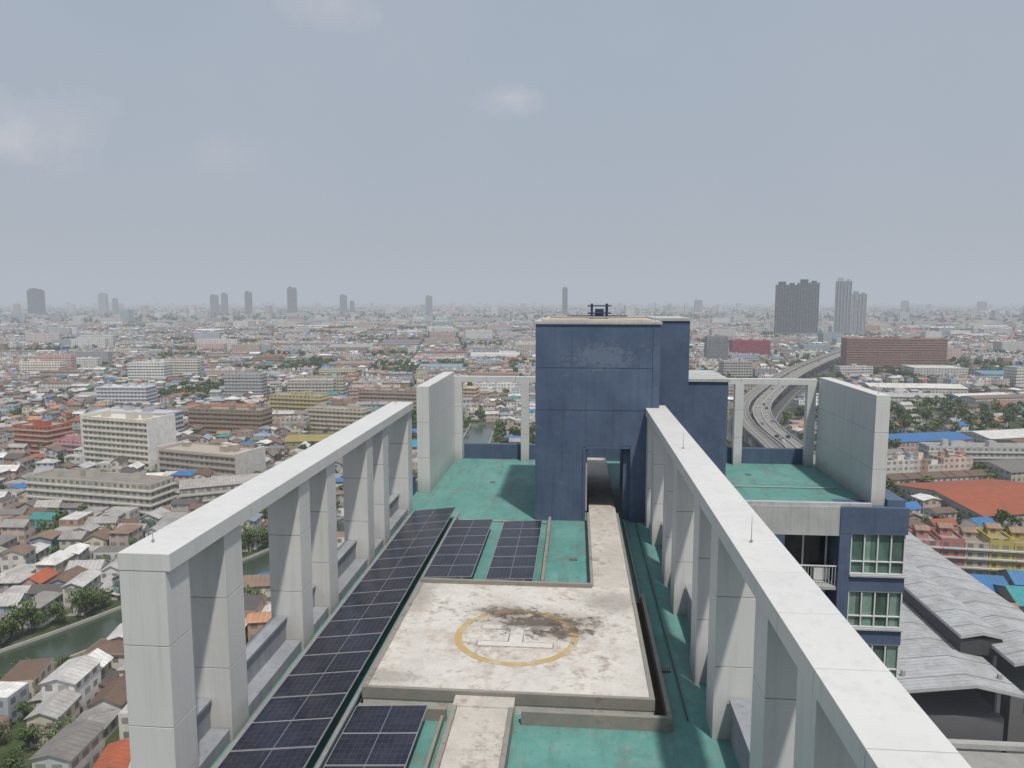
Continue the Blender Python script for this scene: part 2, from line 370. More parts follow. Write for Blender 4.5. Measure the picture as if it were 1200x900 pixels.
# ------------------------------------------------------------------ hero buildings
rects = [(-14, 22, -20, 60), (56, 108, 96, 272)]; orects = []
def hero(name, cx, cy, w, d, h, rot, wc, rc, roof='para', bands=True, fh=3.2, wm=0, slabc=None, mats=CM, endwall=None, pent=True, rh=2.5):
    B = Batch(); B.bld(cx, cy, GZ, w, d, h, rot, wc, rc, roof, wm=wm, rh=rh)
    n = int(h / fh)
    if bands:
        for i in range(1, n + 1):
            z = GZ + i * fh - .35
            if z < GZ + h - 1: B.bld(cx, cy, z, w + 1.0, d + 1.0, .75, rot, slabc or wc, slabc or wc, 'flat', wm=2, rm=2)
    ca, sa = math.cos(rot), math.sin(rot)
    if endwall:
        for sx_ in (-1, 1):
            x = sx_ * (w / 2 + .9); B.bld(cx + x * ca, cy + x * sa, GZ, 1.2, d + 1.6, h + 1.2, rot, endwall, endwall, 'flat', wm=2, rm=2)
    if pent and roof == 'para':
        for k in range(4):
            x = random.uniform(-.4, .4) * w; y = random.uniform(-.2, .2) * d
            B.bld(cx + x * ca - y * sa, cy + x * sa + y * ca, GZ + h - .9, random.uniform(3, 6), random.uniform(3, 4), random.uniform(2.5, 4), rot, wc, rc, 'flat', wm=2)
    orects.append((cx, cy, ca, sa, w / 2 + 2, d / 2 + 2))
    return B.build(name, mats)
W = (.55, .54, .52); CR = (.58, .54, .45)
hero('apartment_building', -252, 395, 46, 18, 30, -.25, CR, (.4, .38, .35), endwall=(.70, .69, .66), slabc=(.64, .61, .53))
hero('apartment_building', -192, 372, 50, 20, 17, -.28, (.40, .35, .30), (.60, .55, .47), endwall=(.55, .53, .5))
hero('school_building', -214, 312, 66, 15, 16, -.16, (.48, .45, .39), (.26, .24, .22), slabc=(.62, .60, .54))
hero('school_building', -160, 318, 34, 12, 13, .5, (.48, .46, .42), (.36, .34, .32), roof='gable')
hero('office_building', -330, 430, 26, 18, 19, -.2, (.44, .13, .07), (.35, .3, .28), slabc=(.5, .4, .35))
hero('office_building', -300, 418, 20, 14, 12, -.2, (.50, .30, .32), (.45, .2, .22))
hero('apartment_building', -300, 480, 60, 16, 20, -.1, (.45, .47, .52), (.3, .3, .3))
hero('apartment_building', -245, 505, 56, 16, 19, -.12, (.30, .23, .17), (.30, .27, .25))
hero('apartment_building', -170, 520, 44, 14, 18, -.2, (.50, .45, .36), (.36, .35, .33))
hero('apartment_building', -215, 560, 44, 14, 22, -.2, (.48, .42, .22), (.36, .35, .33))
hero('apartment_building', -150, 600, 56, 14, 22, -.15, (.36, .28, .23), (.36, .35, .33))
hero('apartment_building', -100, 640, 30, 14, 20, -.15, (.52, .42, .30), (.36, .35, .33))
hero('apartment_building', -480, 800, 40, 22, 26, .1, (.68, .68, .66), (.4, .4, .4))
hero('apartment_building', -395, 620, 44, 18, 20, .05, (.55, .56, .6), (.4, .4, .4))
hero('market_hall', -128, 428, 56, 26, 6, .25, (.3, .3, .3), (.05, .17, .11), roof='gable', bands=False)
hero('market_hall', -96, 452, 40, 22, 6, .3, (.4, .4, .4), (.04, .24, .42), roof='gable', bands=False)
hero('warehouse', -165, 458, 36, 20, 7, .2, (.4, .35, .2), (.30, .25, .09), roof='gable', bands=False)
hero('temple_hall', -30, 330, 34, 18, 9, .1, (.5, .48, .42), (.36, .085, .03), roof='gable', bands=False, rh=8)
hero('temple_hall', -58, 372, 24, 12, 6, .1, (.5, .48, .42), (.34, .08, .03), roof='gable', bands=False, rh=5)
hero('market_hall', 124, 240, 22, 14, 6, -.1, (.3, .3, .3), (.04, .17, .38), roof='gable', bands=False)
hero('market_hall', 142, 226, 24, 16, 7, -.1, (.3, .3, .3), (.05, .30, .34), roof='gable', bands=False)
hero('market_hall', 120, 220, 16, 14, 5, -.1, (.3, .3, .3), (.34, .18, .10), roof='gable', bands=False)
hero('market_hall', 150, 244, 20, 12, 6, -.1, (.3, .3, .3), (.06, .20, .40), roof='gable', bands=False)
hero('warehouse', 340, 780, 90, 40, 9, -.05, (.55, .54, .5), (.65, .63, .60), roof='gable', bands=False)
hero('warehouse', 300, 700, 60, 26, 9, -.05, (.55, .54, .5), (.4, .4, .4), roof='gable', bands=False)
hero('hospital_building', 414, 1010, 122, 26, 46, -.05, (.27, .14, .11), (.3, .28, .27), slabc=(.36, .22, .18))
hero('warehouse', 430, 930, 60, 40, 16, -.05, (.6, .6, .58), (.6, .6, .58), bands=False, pent=False)
hero('warehouse', 520, 900, 120, 46, 12, 0, (.5, .5, .5), (.12, .27, .38), roof='gable', bands=False)
hero('office_building', 285, 1250, 60, 30, 30, 0, (.35, .06, .10), (.3, .3, .3))
hero('office_building', 200, 1080, 30, 20, 44, 0, (.26, .28, .30), (.3, .3, .3))
hero('office_building', 190, 900, 34, 20, 24, .1, (.45, .44, .42), (.3, .3, .3))
hero('apartment_building', 245, 440, 90, 12, 13, .03, (.50, .50, .49), (.3, .3, .3))
x = 112
for i, cc in enumerate([(.45, .24, .2), (.48, .26, .24), (.45, .2, .18), (.5, .44, .36), (.55, .45, .12), (.52, .40, .1), (.2, .38, .2), (.5, .42, .3), (.5, .45, .2), (.45, .28, .1), (.5, .45, .4), (.5, .3, .1)]):
    B = Batch(); hh = 12 + random.uniform(0, 2.5); wd = 7.6
    B.bld(x + wd / 2, 268 - i * .8, GZ, wd - .1, 12, hh, -.1, cc, (.33, .28, .24), 'para')
    for z_ in (3.2, 6.6, 9.8): B.bld(x + wd / 2, 261.7 - i * .8, GZ + z_, wd - .1, 1.0, .5, -.1, W, W, 'flat', wm=2, rm=2)
    B.bld(x + wd / 2, 270 - i * .8, GZ + hh - .9, 4, 4, 3, -.1, cc, (.3, .2, .15), 'gable', rh=1); B.build('shophouse', CM)
    x += wd
rects.append((108, 206, 250, 278))
def tower(name, cx, cy, w, d, h, rot, wc, fin, steps=2):
    B = Batch(); ca, sa = math.cos(rot), math.sin(rot)
    def sub(x, y, w_, d_, h_, c_, wm): B.bld(cx + x * ca - y * sa, cy + x * sa + y * ca, GZ, w_, d_, h_, rot, c_, (.2, .2, .2), 'flat', wm=wm)
    sub(0, 0, w, d, h * .94, wc, 0); sub(-w * .2, 0, w * .35, d * .8, h, fin, 2); sub(w * .28, 0, w * .22, d * .7, h * .975, fin, 2)
    n = max(3, int(w / 7))
    for i in range(n + 1): sub(-w / 2 + w * i / n, -d / 2 - .3, 1.6, 1.8, h * .95, fin, 2)
    sub(0, 0, w * 1.15, d * 1.3, h * .08, (.3, .3, .3), 0)
    return B.build(name, [M_tw, M_cr, M_cp])
tower('residential_tower', 540, 1985, 50, 30, 143, -.2, (.11, .125, .15), (.08, .092, .11))
tower('residential_tower', 599, 1998, 50, 30, 149, -.2, (.13, .145, .17), (.09, .102, .12))
tower('residential_tower', 690, 2005, 38, 30, 153, -.3, (.28, .31, .36), (.46, .48, .50))
tower('residential_tower', 726, 1995, 34, 30, 118, -.3, (.46, .48, .50), (.30, .33, .37))
rects += [(500, 760, 1950, 2040)]
for (px, w, ty, f, dk) in [(44, 17, 338, 4000, .08), (122, 10, 343, 4200, .5), (136, 6, 349, 4300, .4), (252, 9, 345, 4600, .2), (264, 7, 343, 4500, .22), (292, 8, 341, 4400, .13), (343, 11, 336, 4300, .12), (403, 8, 345, 4600, .2), (413, 5, 352, 4600, .2), (503, 8, 346, 4500, .25), (662, 6, 336, 4300, .07), (818, 9, 351, 5000, .3), (1060, 8, 352, 5200, .3), (1150, 10, 353, 5200, .3)]:
    Rr = (px - 600) / 870 * f; F = (f - 10) / .9937; X = Rr * .9963 - F * .0854; Yy = F * .9963 + Rr * .0854; hgt = 95 - (ty - 352) * f / 875.5
    tower('skyline_tower', X, Yy, w * f / 870 * .9, w * f / 870 * .5, hgt, random.uniform(-.2, .2), (dk, dk * 1.03, dk * 1.08), (dk * .8, dk * .82, dk * .85))

# ------------------------------------------------------------------ city mass
walls = [(.66, .65, .63), (.58, .56, .52), (.44, .41, .37), (.62, .56, .44), (.74, .74, .72), (.40, .40, .41), (.56, .46, .40), (.40, .28, .20), (.68, .64, .57), (.34, .44, .50), (.60, .42, .40), (.72, .71, .68), (.48, .52, .58)]
roofs_w = [((.20, .19, .18), 4.5), ((.33, .32, .31), 4.5), ((.48, .47, .46), 4), ((.17, .115, .085), 4), ((.24, .165, .125), 4), ((.38, .105, .05), 2.2), ((.04, .18, .44), 1.8), ((.05, .28, .27), 1.1), ((.10, .09, .09), 2.6), ((.66, .655, .64), 4.2), ((.25, .31, .38), 1.6), ((.46, .24, .14), 1.2)]
RC = [r[0] for r in roofs_w]; RW = [r[1] for r in roofs_w]
def jit(c, a=.15): k = 1 + random.uniform(-a, a); return tuple(min(.8, x * k) for x in c)
def rroof(): return jit(random.choices(RC, RW)[0])
def rwall(): return jit(random.choice(walls))
canA = np.array(canal); viaA = np.array(offs(via, 3))
def blocked(x, y, m=0):
    for r in rects:
        if r[0] - m < x < r[1] + m and r[2] - m < y < r[3] + m: return True
    for (cx, cy, ca, sa, hw, hd) in orects:
        dx, dy = x - cx, y - cy
        if abs(dx * ca + dy * sa) < hw + m and abs(-dx * sa + dy * ca) < hd + m: return True
    if y < 700 and np.min((canA[:, 0] - x) ** 2 + (canA[:, 1] - y) ** 2) < (CW + 4.5 + m) ** 2: return True
    if x > 30 and np.min((viaA[:, 0] - x) ** 2 + (viaA[:, 1] - y) ** 2) < (24 + m) ** 2: return True
    return False
from mathutils import noise as mn
trees = []
def vis(x, y, mar=.12):
    return abs(math.atan2(x + .0857 * y, y - .0857 * x)) < .605 + mar
def tree_at(x, y, s): trees.append((x, y, s))
near = Batch(); midb = Batch(); far = Batch()
GB = [(200, 430, 540, 690), (-30, 60, 440, 560), (190, 280, 290, 400)]
def block(Bt, cx, cy, bs, rot, lod):
    ca, sa = math.cos(rot), math.sin(rot)
    def P(x, y): return cx + x * ca - y * sa, cy + x * sa + y * ca
    nv = mn.noise(Vector((cx / 420, cy / 420, 3.1)))
    r = random.random(); near_left = (cx < -20 and cy < 420)
    if any(g[0] < cx < g[1] and g[2] < cy < g[3] for g in GB): typ = 'green'
    elif near_left: typ = 'houses'
    elif r < .14 + max(0, nv * .6): typ = 'green'
    elif r < .58: typ = 'houses'
    elif r < .78: typ = 'row'
    elif r < .88: typ = 'ware'
    else: typ = 'mid'
    h2 = bs / 2 - 3
    if typ == 'green':
        for _ in range(int(30 * (bs / 60) ** 2 * (.75 if lod else 1))):
            x, y = P(random.uniform(-h2, h2), random.uniform(-h2, h2)); tree_at(x, y, random.uniform(.7, 1.3))
        for _ in range(5):
            x, y = P(random.uniform(-h2, h2), random.uniform(-h2, h2))
            if not blocked(x, y, 4): Bt.bld(x, y, GZ, 10, 8, 6, rot, rwall(), rroof(), 'gable', rh=2)
    elif typ == 'houses':
        st = 9.3; n = int(2 * h2 / st); tint = random.choice(RC[:5])
        tp = .32 if (cx < -60 and cy < 170) else .17
        for i in range(n):
            for j in range(n):
                x = -h2 + (i + .5) * st + random.uniform(-1.3, 1.3); y = -h2 + (j + .5) * st + random.uniform(-1.3, 1.3); x, y = P(x, y)
                if blocked(x, y, 2.5): continue
                q = random.random()
                if q < tp: tree_at(x, y, random.uniform(.5, .95)); continue
                w = random.uniform(7, 11.5); d = random.uniform(5.5, 8.5); hh = random.choice([3.5, 6.2, 6.5, 6.8, 6.5, 9.3])
                rr = rot + random.choice([0, math.pi / 2]) + random.uniform(-.12, .12)
                Bt.bld(x, y, GZ, w, d, hh, rr, rwall(), jit(tint) if random.random() < .3 else rroof(), random.choice(['gable', 'gable', 'gable', 'gable', 'hip', 'flat']), rh=random.uniform(.8, 2.2))
                if random.random() < .65:
                    a = rr + random.choice([1.57, -1.57]); Bt.bld(x + math.cos(a) * d * .6, y + math.sin(a) * d * .6, GZ, w * random.uniform(.5, .9), random.uniform(2.5, 5), hh * .5, rr, rwall(), rroof(), 'gable', rh=.5)
    elif typ == 'row':
        y = -h2 + 6
        while y < h2 - 4:
            x = -h2; hh = random.choice([6.5, 9.6, 9.6, 12.8]); c = rwall(); rc_ = rroof(); rt = random.choice(['gable', 'para', 'flat'])
            while x < h2:
                if random.random() < .4: c = rwall(); rc_ = rroof(); hh = min(13, max(6, hh + random.choice([-3.2, 0, 3.2])))
                w = random.choice([4.5, 4.5, 9, 9, 13.5]); w = min(w, h2 - x + 3)
                xx, yy = P(x + w / 2, y)
                if not blocked(xx, yy, 4) and w > 3:
                    Bt.bld(xx, yy, GZ, w - .05, 11, hh, rot, jit(c, .08), jit(rc_, .15), rt, rh=1.6)
                    if rt != 'gable' and lod < 2:
                        for _ in range(1 + int(w / 5)):
                            a, b_ = P(x + random.uniform(.2, .8) * w, y + random.uniform(-3, 3)); Bt.bld(a, b_, GZ + hh - (.9 if rt == 'para' else 0), random.uniform(2, 4), random.uniform(2, 3.5), random.uniform(1.5, 3.4), rot, rwall(), rroof(), random.choice(['flat', 'gable']), rh=.6, wm=2, over=.2)
                x += w
            y += random.choice([14, 16, 19])
    elif typ == 'ware':
        k = random.choice([1, 2, 3])
        for i in range(k):
            w = 2 * h2; d = 2 * h2 / k - 1; xx, yy = P(0, -h2 + (i + .5) * 2 * h2 / k)
            if not blocked(xx, yy, h2 * .8): Bt.bld(xx, yy, GZ, w, d, random.uniform(6, 9), rot, rwall(), rroof(), 'gable', rh=min(4, d * .09))
    else:
        k = random.choice([1, 2, 2])
        for i in range(k):
            w = random.uniform(.6, .95) * 2 * h2; d = random.uniform(12, 17); hh = 3.2 * random.choice([4, 5, 5, 6, 7, 8] if lod < 2 else [5, 6, 8, 10, 12]); xx, yy = P(0, -h2 / 2 + i * h2)
            if not blocked(xx, yy, w / 2):
                c = rwall(); Bt.bld(xx, yy, GZ, w, d, hh, rot, c, rroof(), 'para')
                if lod == 0:
                    for fl in range(1, int(hh / 3.2)): Bt.bld(xx, yy, GZ + fl * 3.2 - .3, w + .8, d + .8, .6, rot, jit(c, .02), c, 'flat', wm=2, rm=2)
                for _ in range(3):
                    u = random.uniform(-.35, .35) * w; a, b_ = xx + u * ca, yy + u * sa
                    Bt.bld(a, b_, GZ + hh - .9, random.uniform(3, 5), 3, random.uniform(2, 4), rot, c, rroof(), 'flat', wm=2)
    if typ != 'green':
        for _ in range(random.choice([3, 5, 8, 12]) + (7 if nv > .05 else 0)):
            e = random.choice([-1, 1]) * (h2 + 2); u = random.uniform(-h2, h2); x, y = P(*((e, u) if random.random() < .5 else (u, e))); tree_at(x, y, random.uniform(.5, 1.05))
def zone(Bt, r0, r1, bs, lod):
    n = int(r1 / bs) + 2
    for i in range(-n, n):
        for j in range(-2, n):
            gx, gy = i * bs, j * bs; rot0 = .18
            x = gx * math.cos(rot0) - gy * math.sin(rot0); y = gx * math.sin(rot0) + gy * math.cos(rot0)
            r = math.hypot(x, y)
            if r < r0 or r > r1 or y < 40 or not vis(x, y, .05 + 60 / r): continue
            rot = rot0 + .5 * mn.noise(Vector((x / 1500, y / 1500, 0)))
            block(Bt, x, y, bs, rot, lod)
zone(near, 120, 1150, 62, 0)
zone(midb, 1150, 3300, 84, 1)
for _ in range(9000):
    r = math.sqrt(random.uniform(3300 ** 2, 12500 ** 2)); a = random.uniform(-.72, .72); x = r * math.sin(a - .0857); y = r * math.cos(a - .0857)
    hh = 3.2 * random.choice([2, 3, 3, 4, 4, 5, 6, 8])
    if random.random() < .03: hh = random.uniform(35, 75)
    w = random.uniform(20, 90) if hh < 30 else random.uniform(18, 40)
    far.bld(x, y, GZ, w, random.uniform(14, 40), hh, random.uniform(-.5, .5), rwall(), rroof(), 'flat')
for _ in range(6000):
    r = math.sqrt(random.uniform(3300 ** 2, 9000 ** 2)); a = random.uniform(-.7, .7); tree_at(r * math.sin(a - .0857), r * math.cos(a - .0857), random.uniform(1.5, 3))
near.build('city_houses', CM); midb.build('city_district_buildings', CM); far.build('distant_city_buildings', CM)

# ------------------------------------------------------------------ trees
def proto(nl, size, nb, seed):
    g = np.random.default_rng(seed); quads = []; cols = []
    lobes = [(np.array([g.uniform(-2.4, 2.4), g.uniform(-2.4, 2.4), g.uniform(4.2, 8.2)]), g.uniform(1.3, 2.4), g.uniform(.6, 1.35)) for _ in range(nb)]
    for i in range(nl):
        c, r, br = lobes[g.integers(nb)]; d = g.normal(size=3); d /= np.linalg.norm(d); rad = r * g.uniform(.55, 1.12)
        p = c + d * rad * np.array([1.15, 1.15, .8])
        nrm = d + g.normal(size=3) * .55; nrm /= np.linalg.norm(nrm); u = np.cross(nrm, g.normal(size=3)); u /= np.linalg.norm(u) + 1e-6; v = np.cross(nrm, u)
        s_ = size * g.uniform(.6, 1.3); quads.append([p - u * s_ - v * s_ * .6, p + u * s_ - v * s_ * .4, p + u * s_ * .8 + v * s_ * .6, p - u * s_ * .7 + v * s_ * .5])
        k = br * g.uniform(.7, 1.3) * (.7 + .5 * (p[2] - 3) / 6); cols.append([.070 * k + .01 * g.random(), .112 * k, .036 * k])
    return np.array(quads), np.array(cols)
def merged(name, lst, protos):
    Q = []; C = []
    for (x, y, s) in lst:
        q, c = protos[random.randrange(len(protos))]; a = random.uniform(0, 6.28)
        Rm = np.array([[math.cos(a), -math.sin(a), 0], [math.sin(a), math.cos(a), 0], [0, 0, 1]])
        Q.append((q @ Rm.T) * np.array([s, s, s * random.uniform(.8, 1.15)]) + np.array([x, y, GZ])); C.append(c * random.uniform(.75, 1.3))
    Q = np.concatenate(Q).reshape(-1, 3); C = np.concatenate(C); nf = len(C)
    me = bpy.data.meshes.new(name); me.vertices.add(len(Q)); me.vertices.foreach_set('co', Q.ravel().astype(np.float32))
    me.loops.add(nf * 4); me.loops.foreach_set('vertex_index', np.arange(nf * 4, dtype=np.int32))
    me.polygons.add(nf); me.polygons.foreach_set('loop_start', np.arange(0, nf * 4, 4, dtype=np.int32)); me.polygons.foreach_set('loop_total', np.full(nf, 4, dtype=np.int32))
    me.update(calc_edges=True)
    ca = me.color_attributes.new('Col', 'FLOAT_COLOR', 'CORNER'); cc = np.ones((nf, 4), dtype=np.float32); cc[:, :3] = C
    ca.data.foreach_set('color', np.repeat(cc, 4, axis=0).ravel()); me.materials.append(M_leaf)
    ob = bpy.data.objects.new(name, me); S.collection.objects.link(ob); return ob
pn = []
for k in range(5):
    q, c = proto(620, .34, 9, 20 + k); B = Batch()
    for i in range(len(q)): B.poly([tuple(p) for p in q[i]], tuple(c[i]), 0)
    def limb(p0, p1, r0, r1):
        a = Vector(p0); e = Vector(p1); qd = (e - a).to_track_quat('Z', 'Y')
        for i in range(6):
            A = [qd @ Vector((math.cos(t_ * math.pi / 3), math.sin(t_ * math.pi / 3), 0)) for t_ in (i, i + 1)]
            B.poly([tuple(a + A[0] * r0), tuple(a + A[1] * r0), tuple(e + A[1] * r1), tuple(e + A[0] * r1)], (1, 1, 1), 1)
    limb((0, 0, 0), (.1, .1, 3.2), .32, .22)
    for z in range(5):
        an = z * 1.3 + k; limb((.1, .1, 3.0), (1.9 * math.cos(an), 1.9 * math.sin(an), 5.6 + .4 * (z % 3)), .16, .05)
    o = B.build('tree_source', [M_leaf, M_bark]); pn.append(o.data); bpy.data.objects.remove(o)
frc = frames(canal)
for (p, n) in frc[8:]:
    for s_ in (-1, 1):
        if random.random() < (.55 if s_ > 0 else .6):
            o = s_ * (CW + 3.5 + random.uniform(0, 3)); sc = random.uniform(.4, .65) if s_ > 0 else random.uniform(.6, 1.1); tree_at(p[0] + n[0] * o, p[1] + n[1] * o, sc)
nearT, midT, farT = [], [], []
for (x, y, s) in trees:
    if np.min((canA[:, 0] - x) ** 2 + (canA[:, 1] - y) ** 2) < (CW + 2.5) ** 2 or (x > 55 and np.min((viaA[:, 0] - x) ** 2 + (viaA[:, 1] - y) ** 2) < 24 ** 2) or any(r[0] < x < r[1] and r[2] < y < r[3] for r in rects): continue
    if any(abs((x - o[0]) * o[2] + (y - o[1]) * o[3]) < o[4] and abs(-(x - o[0]) * o[3] + (y - o[1]) * o[2]) < o[5] for o in orects): continue
    r = math.hypot(x, y)
    (nearT if r < 330 else midT if r < 1150 else farT).append((x, y, s))
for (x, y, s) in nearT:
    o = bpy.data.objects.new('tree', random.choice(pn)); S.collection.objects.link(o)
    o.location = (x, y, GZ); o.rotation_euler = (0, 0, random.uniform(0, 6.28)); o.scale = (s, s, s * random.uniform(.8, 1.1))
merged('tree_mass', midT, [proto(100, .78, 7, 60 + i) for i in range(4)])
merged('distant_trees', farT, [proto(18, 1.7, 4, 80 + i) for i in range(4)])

# ------------------------------------------------------------------ the condominium roof
B = Batch()
B.box(-8.7, 4.15, -9, 46.4, GZ, -.4, 0, (.4, .41, .42)); B.box(-8.7, 4.15, -9, -1.2, -.3, 8.4, 0, (.4, .41, .42))
B.build('condominium_building', [M_cw, M_cp])
B = Batch(); B.box(-8.7, 4.15, -1.15, 46.4, -.39, 0); B.box(4.152, 16.1, 36.6, 46.4, -.39, 0); B.build('roof_deck', [M_deck])

def panelled(B, x0, x1, y0, y1, z0, z1, axis, cuts):
    g = .014; e = .012
    B.box(x0 + e, x1 - e, y0 + e, y1 - e, z0 + e, z1 - e, 1)
    lo, hi = [(x0, x1), (y0, y1), (z0, z1)][axis]
    cs = [lo] + [c for c in cuts if lo + .1 < c < hi - .1] + [hi]
    for a, c in zip(cs[:-1], cs[1:]):
        a2 = a + (g / 2 if a > lo else 0); c2 = c - (g / 2 if c < hi else 0); d = [x0, x1, y0, y1, z0, z1]; d[2 * axis] = a2; d[2 * axis + 1] = c2; B.box(*d, 0)
BT, BB = 5.24, 4.9
colsY = [12.95 + 6.8 * k for k in range(4)] + [15.3 + 6.8 * k for k in range(3)]
colsR = [9.5 + 6.8 * k for k in (-1, 0, 1, 2, 3)] + [12.0 + 6.8 * k for k in (-1, 0, 1, 2, 3)]
B = Batch(); panelled(B, -8.63, -7.6, 12.95, 34.2, BB, BT, 1, [12.95 + 1.7 * i for i in range(1, 13)])
for y in colsY: panelled(B, -8.622, -7.70, y + .008, y + .86, 0, BB - .01, 2, [1.75, 3.4])
B.build('pergola_frame', [M_white, M_gap], bevel=.006)
B = Batch(); panelled(B, 3.13, 4.09, -1.0, 34.0, BB, BT, 1, [-1 + 1.75 * i for i in range(1, 20)])
for y in colsR: panelled(B, 3.2, 4.08, y + .04, y + .88, 0, BB - .01, 2, [1.75, 3.4])
B.build('pergola_frame', [M_white, M_gap], bevel=.006)
for (x0, x1) in ((-8.5, -8.2), (3.6, 3.9)):
    B = Batch(); ys = sorted(colsR if x0 > 0 else colsY)
    for a, c in zip(ys[:-1], ys[1:]):
        B.box(x0, x1, a + .9, c, 0, .95, 0); B.box(x0 - .06, x1 + .06, a + .92, c - .02, .95, 1.03, 0)
        if x0 < 0: B.box(x1, x1 + .45, a + .92, c - .02, 0, .32, 0)
    B.build('parapet_wall', [M_grey, M_lgrey], bevel=.01)
B = Batch()
B.box(-8.6, -7.3, 46.0, 46.35, 0, .95, 0); B.box(-7.0, 13.95, 46.05, 46.35, 0, .95, 0); B.box(-8.5, -8.25, 34.2, 37.4, 0, .95, 0)
B.box(15.2, 16.05, 36.7, 46.3, 0, .35, 0); B.box(4.2, 14.45, 36.62, 36.85, 0, .16, 1)
B.build('parapet_wall', [M_slate, M_lgrey], bevel=.01)
B = Batch()
panelled(B, -7.6, -1.9, 45.6, 46.0, 4.95, 5.3, 0, [-5.5, -3.7]); panelled(B, 5.7, 14.45, 45.6, 46.0, 4.95, 5.3, 0, [7.8, 10, 12.2])
for x in (-7.55, -3.35, 9.65, 13.9): panelled(B, x, x + .5, 45.55, 46.04, 0, 4.94, 2, [1.7, 3.4])
B.build('pergola_frame', [M_white, M_gap], bevel=.006)
for (x0, x1, y0, zt) in ((-8.15, -7.5, 37.4, 5.6), (14.5, 15.15, 36.9, 5.45)):
    B = Batch(); B.box(x0 + .012, x1 - .012, y0 + .012, 45.45, .012, zt - .012, 1)
    ny = 6; nz = 3
    for i in range(ny):
        for j in range(nz):
            a = y0 + (45.46 - y0) * i / ny; c = y0 + (45.46 - y0) * (i + 1) / ny; e = zt * j / nz; f_ = zt * (j + 1) / nz
            B.box(x0, x1, a + .007, c - .007, e + .007, f_ - .007, 0)
    B.build('rooftop_wall', [M_white, M_gap])

# ------------------------------------------------------------------ lift machine room tower
B = Batch(); x0, x1, y0, y1, zt = -1.78, 3.72, 33.1, 40.6, 8.95; ox0, ox1, oz = .38, 2.5, 3.5
B.box(x0, ox0, y0, y1, 0, oz); B.box(ox1, x1, y0, y1, 0, oz); B.box(x0, x1, y0, y1, oz + .002, zt)
B.box(3.723, 5.55, 36.9, 41.5, 0, 9.0); B.box(5.552, 8.0, 39.5, 44.5, 0, 5.75)
B.box(x0 - .06, x1 + .06, y0 - .06, y1, zt + .002, zt + .12, 1); B.box(3.8, 5.62, 36.84, 41.5, 9.002, 9.14, 1); B.box(5.56, 8.08, 39.42, 44.5, 5.752, 5.9, 1)
B.box(x0 + .3, x1 - .3, y0 + .4, y1 - .4, zt + .122, zt + .2, 2)
B.box(ox0 - .003, ox0 + .12, y0 - .05, y0 + .25, 0, oz - .1, 0); B.box(ox0 + .13, ox0 + .2, y0 + .3, y0 + .6, .4, oz - .3, 3); B.box(ox1 - .3, ox1 - .002, y0 + .3, y0 + .8, 0, oz - .05, 0); B.box(ox0 + .12, ox1 - .02, y0 - .03, y0 + .1, oz - .12, oz - .02, 0)
B.box(3.4, 3.43, y0 - .03, y0 - .002, 0, zt - .1, 0)
for z in (5.1, 7.0): B.box(x0 + .01, 3.39, y0 - .006, y0 - .002, z, z + .022, 4)
B.build('lift_machine_room', [M_slate, M_lgrey, plain('cream_roof', (.5, .42, .34), .8), M_lgrey, plain('render_joint', (.04, .055, .08), .8)], bevel=.004)
e = bpy.data.objects.new('rooftop_equipment_frame', None); S.collection.objects.link(e)
for (x, y) in ((.75, 35), (.75, 36.0), (1.45, 35), (1.45, 36.0)): cyl('leg', (x, y, 9.15), (x, y, 9.85), .045, M_blue, parent=e)
for z in (9.4, 9.75):
    for a, c in (((.55, 35, z), (1.65, 35, z)), ((.55, 36., z), (1.65, 36., z)), ((.75, 34.8, z), (.75, 36.2, z)), ((1.45, 34.8, z), (1.45, 36.2, z))): cyl('rail', a, c, .03, M_blue, parent=e)
B = Batch(); B.box(.9, 1.3, 35.2, 35.8, 9.2, 9.6); B.build('motor_box', [M_blue], parent=e)
cyl('duct', (-.4, 35, 9.25), (2.4, 35.2, 9.25), .06, M_blue, parent=e); cyl('cross_pipe', (-1.2, 34.5, 9.23), (3.2, 34.4, 9.23), .035, M_steel, parent=e)
def rod(x, y, z, h=.55):
    e = bpy.data.objects.new('lightning_rod', None); S.collection.objects.link(e)
    cyl('base', (x, y, z), (x, y, z + .05), .03, M_steel, parent=e); cyl('mast', (x, y, z + .05), (x, y, z + h), .009, M_steel, 6, .004, parent=e)
for y in (13.6, 33.6): rod(-8.3, y, BT)
for y in (14.6, 24, 33.6): rod(3.5, y, BT)
for x in (-7.3, -3.1, 9.9, 14.1): rod(x, 45.8, 5.3, 1.0)
for (x, y) in ((-1.5, 33.4), (3.5, 33.4), (5.3, 37.2)): rod(x, y, 9.1, .8)
rod(14.8, 37.5, 5.45, 1.0)

# ------------------------------------------------------------------ helipad + walkways
PX0, PX1, PY0, PY1, PZ = -5.15, 1.95, 17.0, 24.0, .5
B = Batch(); B.box(PX0, PX1, PY0, PY1, .0, PZ, 0)
r = .09; zr = PZ + .03
B.box(PX0 - .02, PX0 + r, PY0 + r, PY1 - r, PZ - .25, zr, 1); B.box(PX1 - r, PX1 + .02, PY0 + r, PY1 - r, PZ - .25, zr, 1)
B.box(PX0 - .02, PX1 + .02, PY0 - .02, PY0 + r - .002, PZ - .25, zr + .002, 1); B.box(PX0 - .02, .62, PY1 - .12, PY1 + .02, PZ - .25, zr + .1, 1)
B.box(PX1 + .28, PX1 + .38, PY0 - .35, PY1 + .02, 0, .34, 1); B.box(-1.2, PX1 + .38, PY0 - .47, PY0 - .352, 0, .34, 1); B.box(PX0, -3.0, PY0 - .47, PY0 - .352, 0, .3, 1)
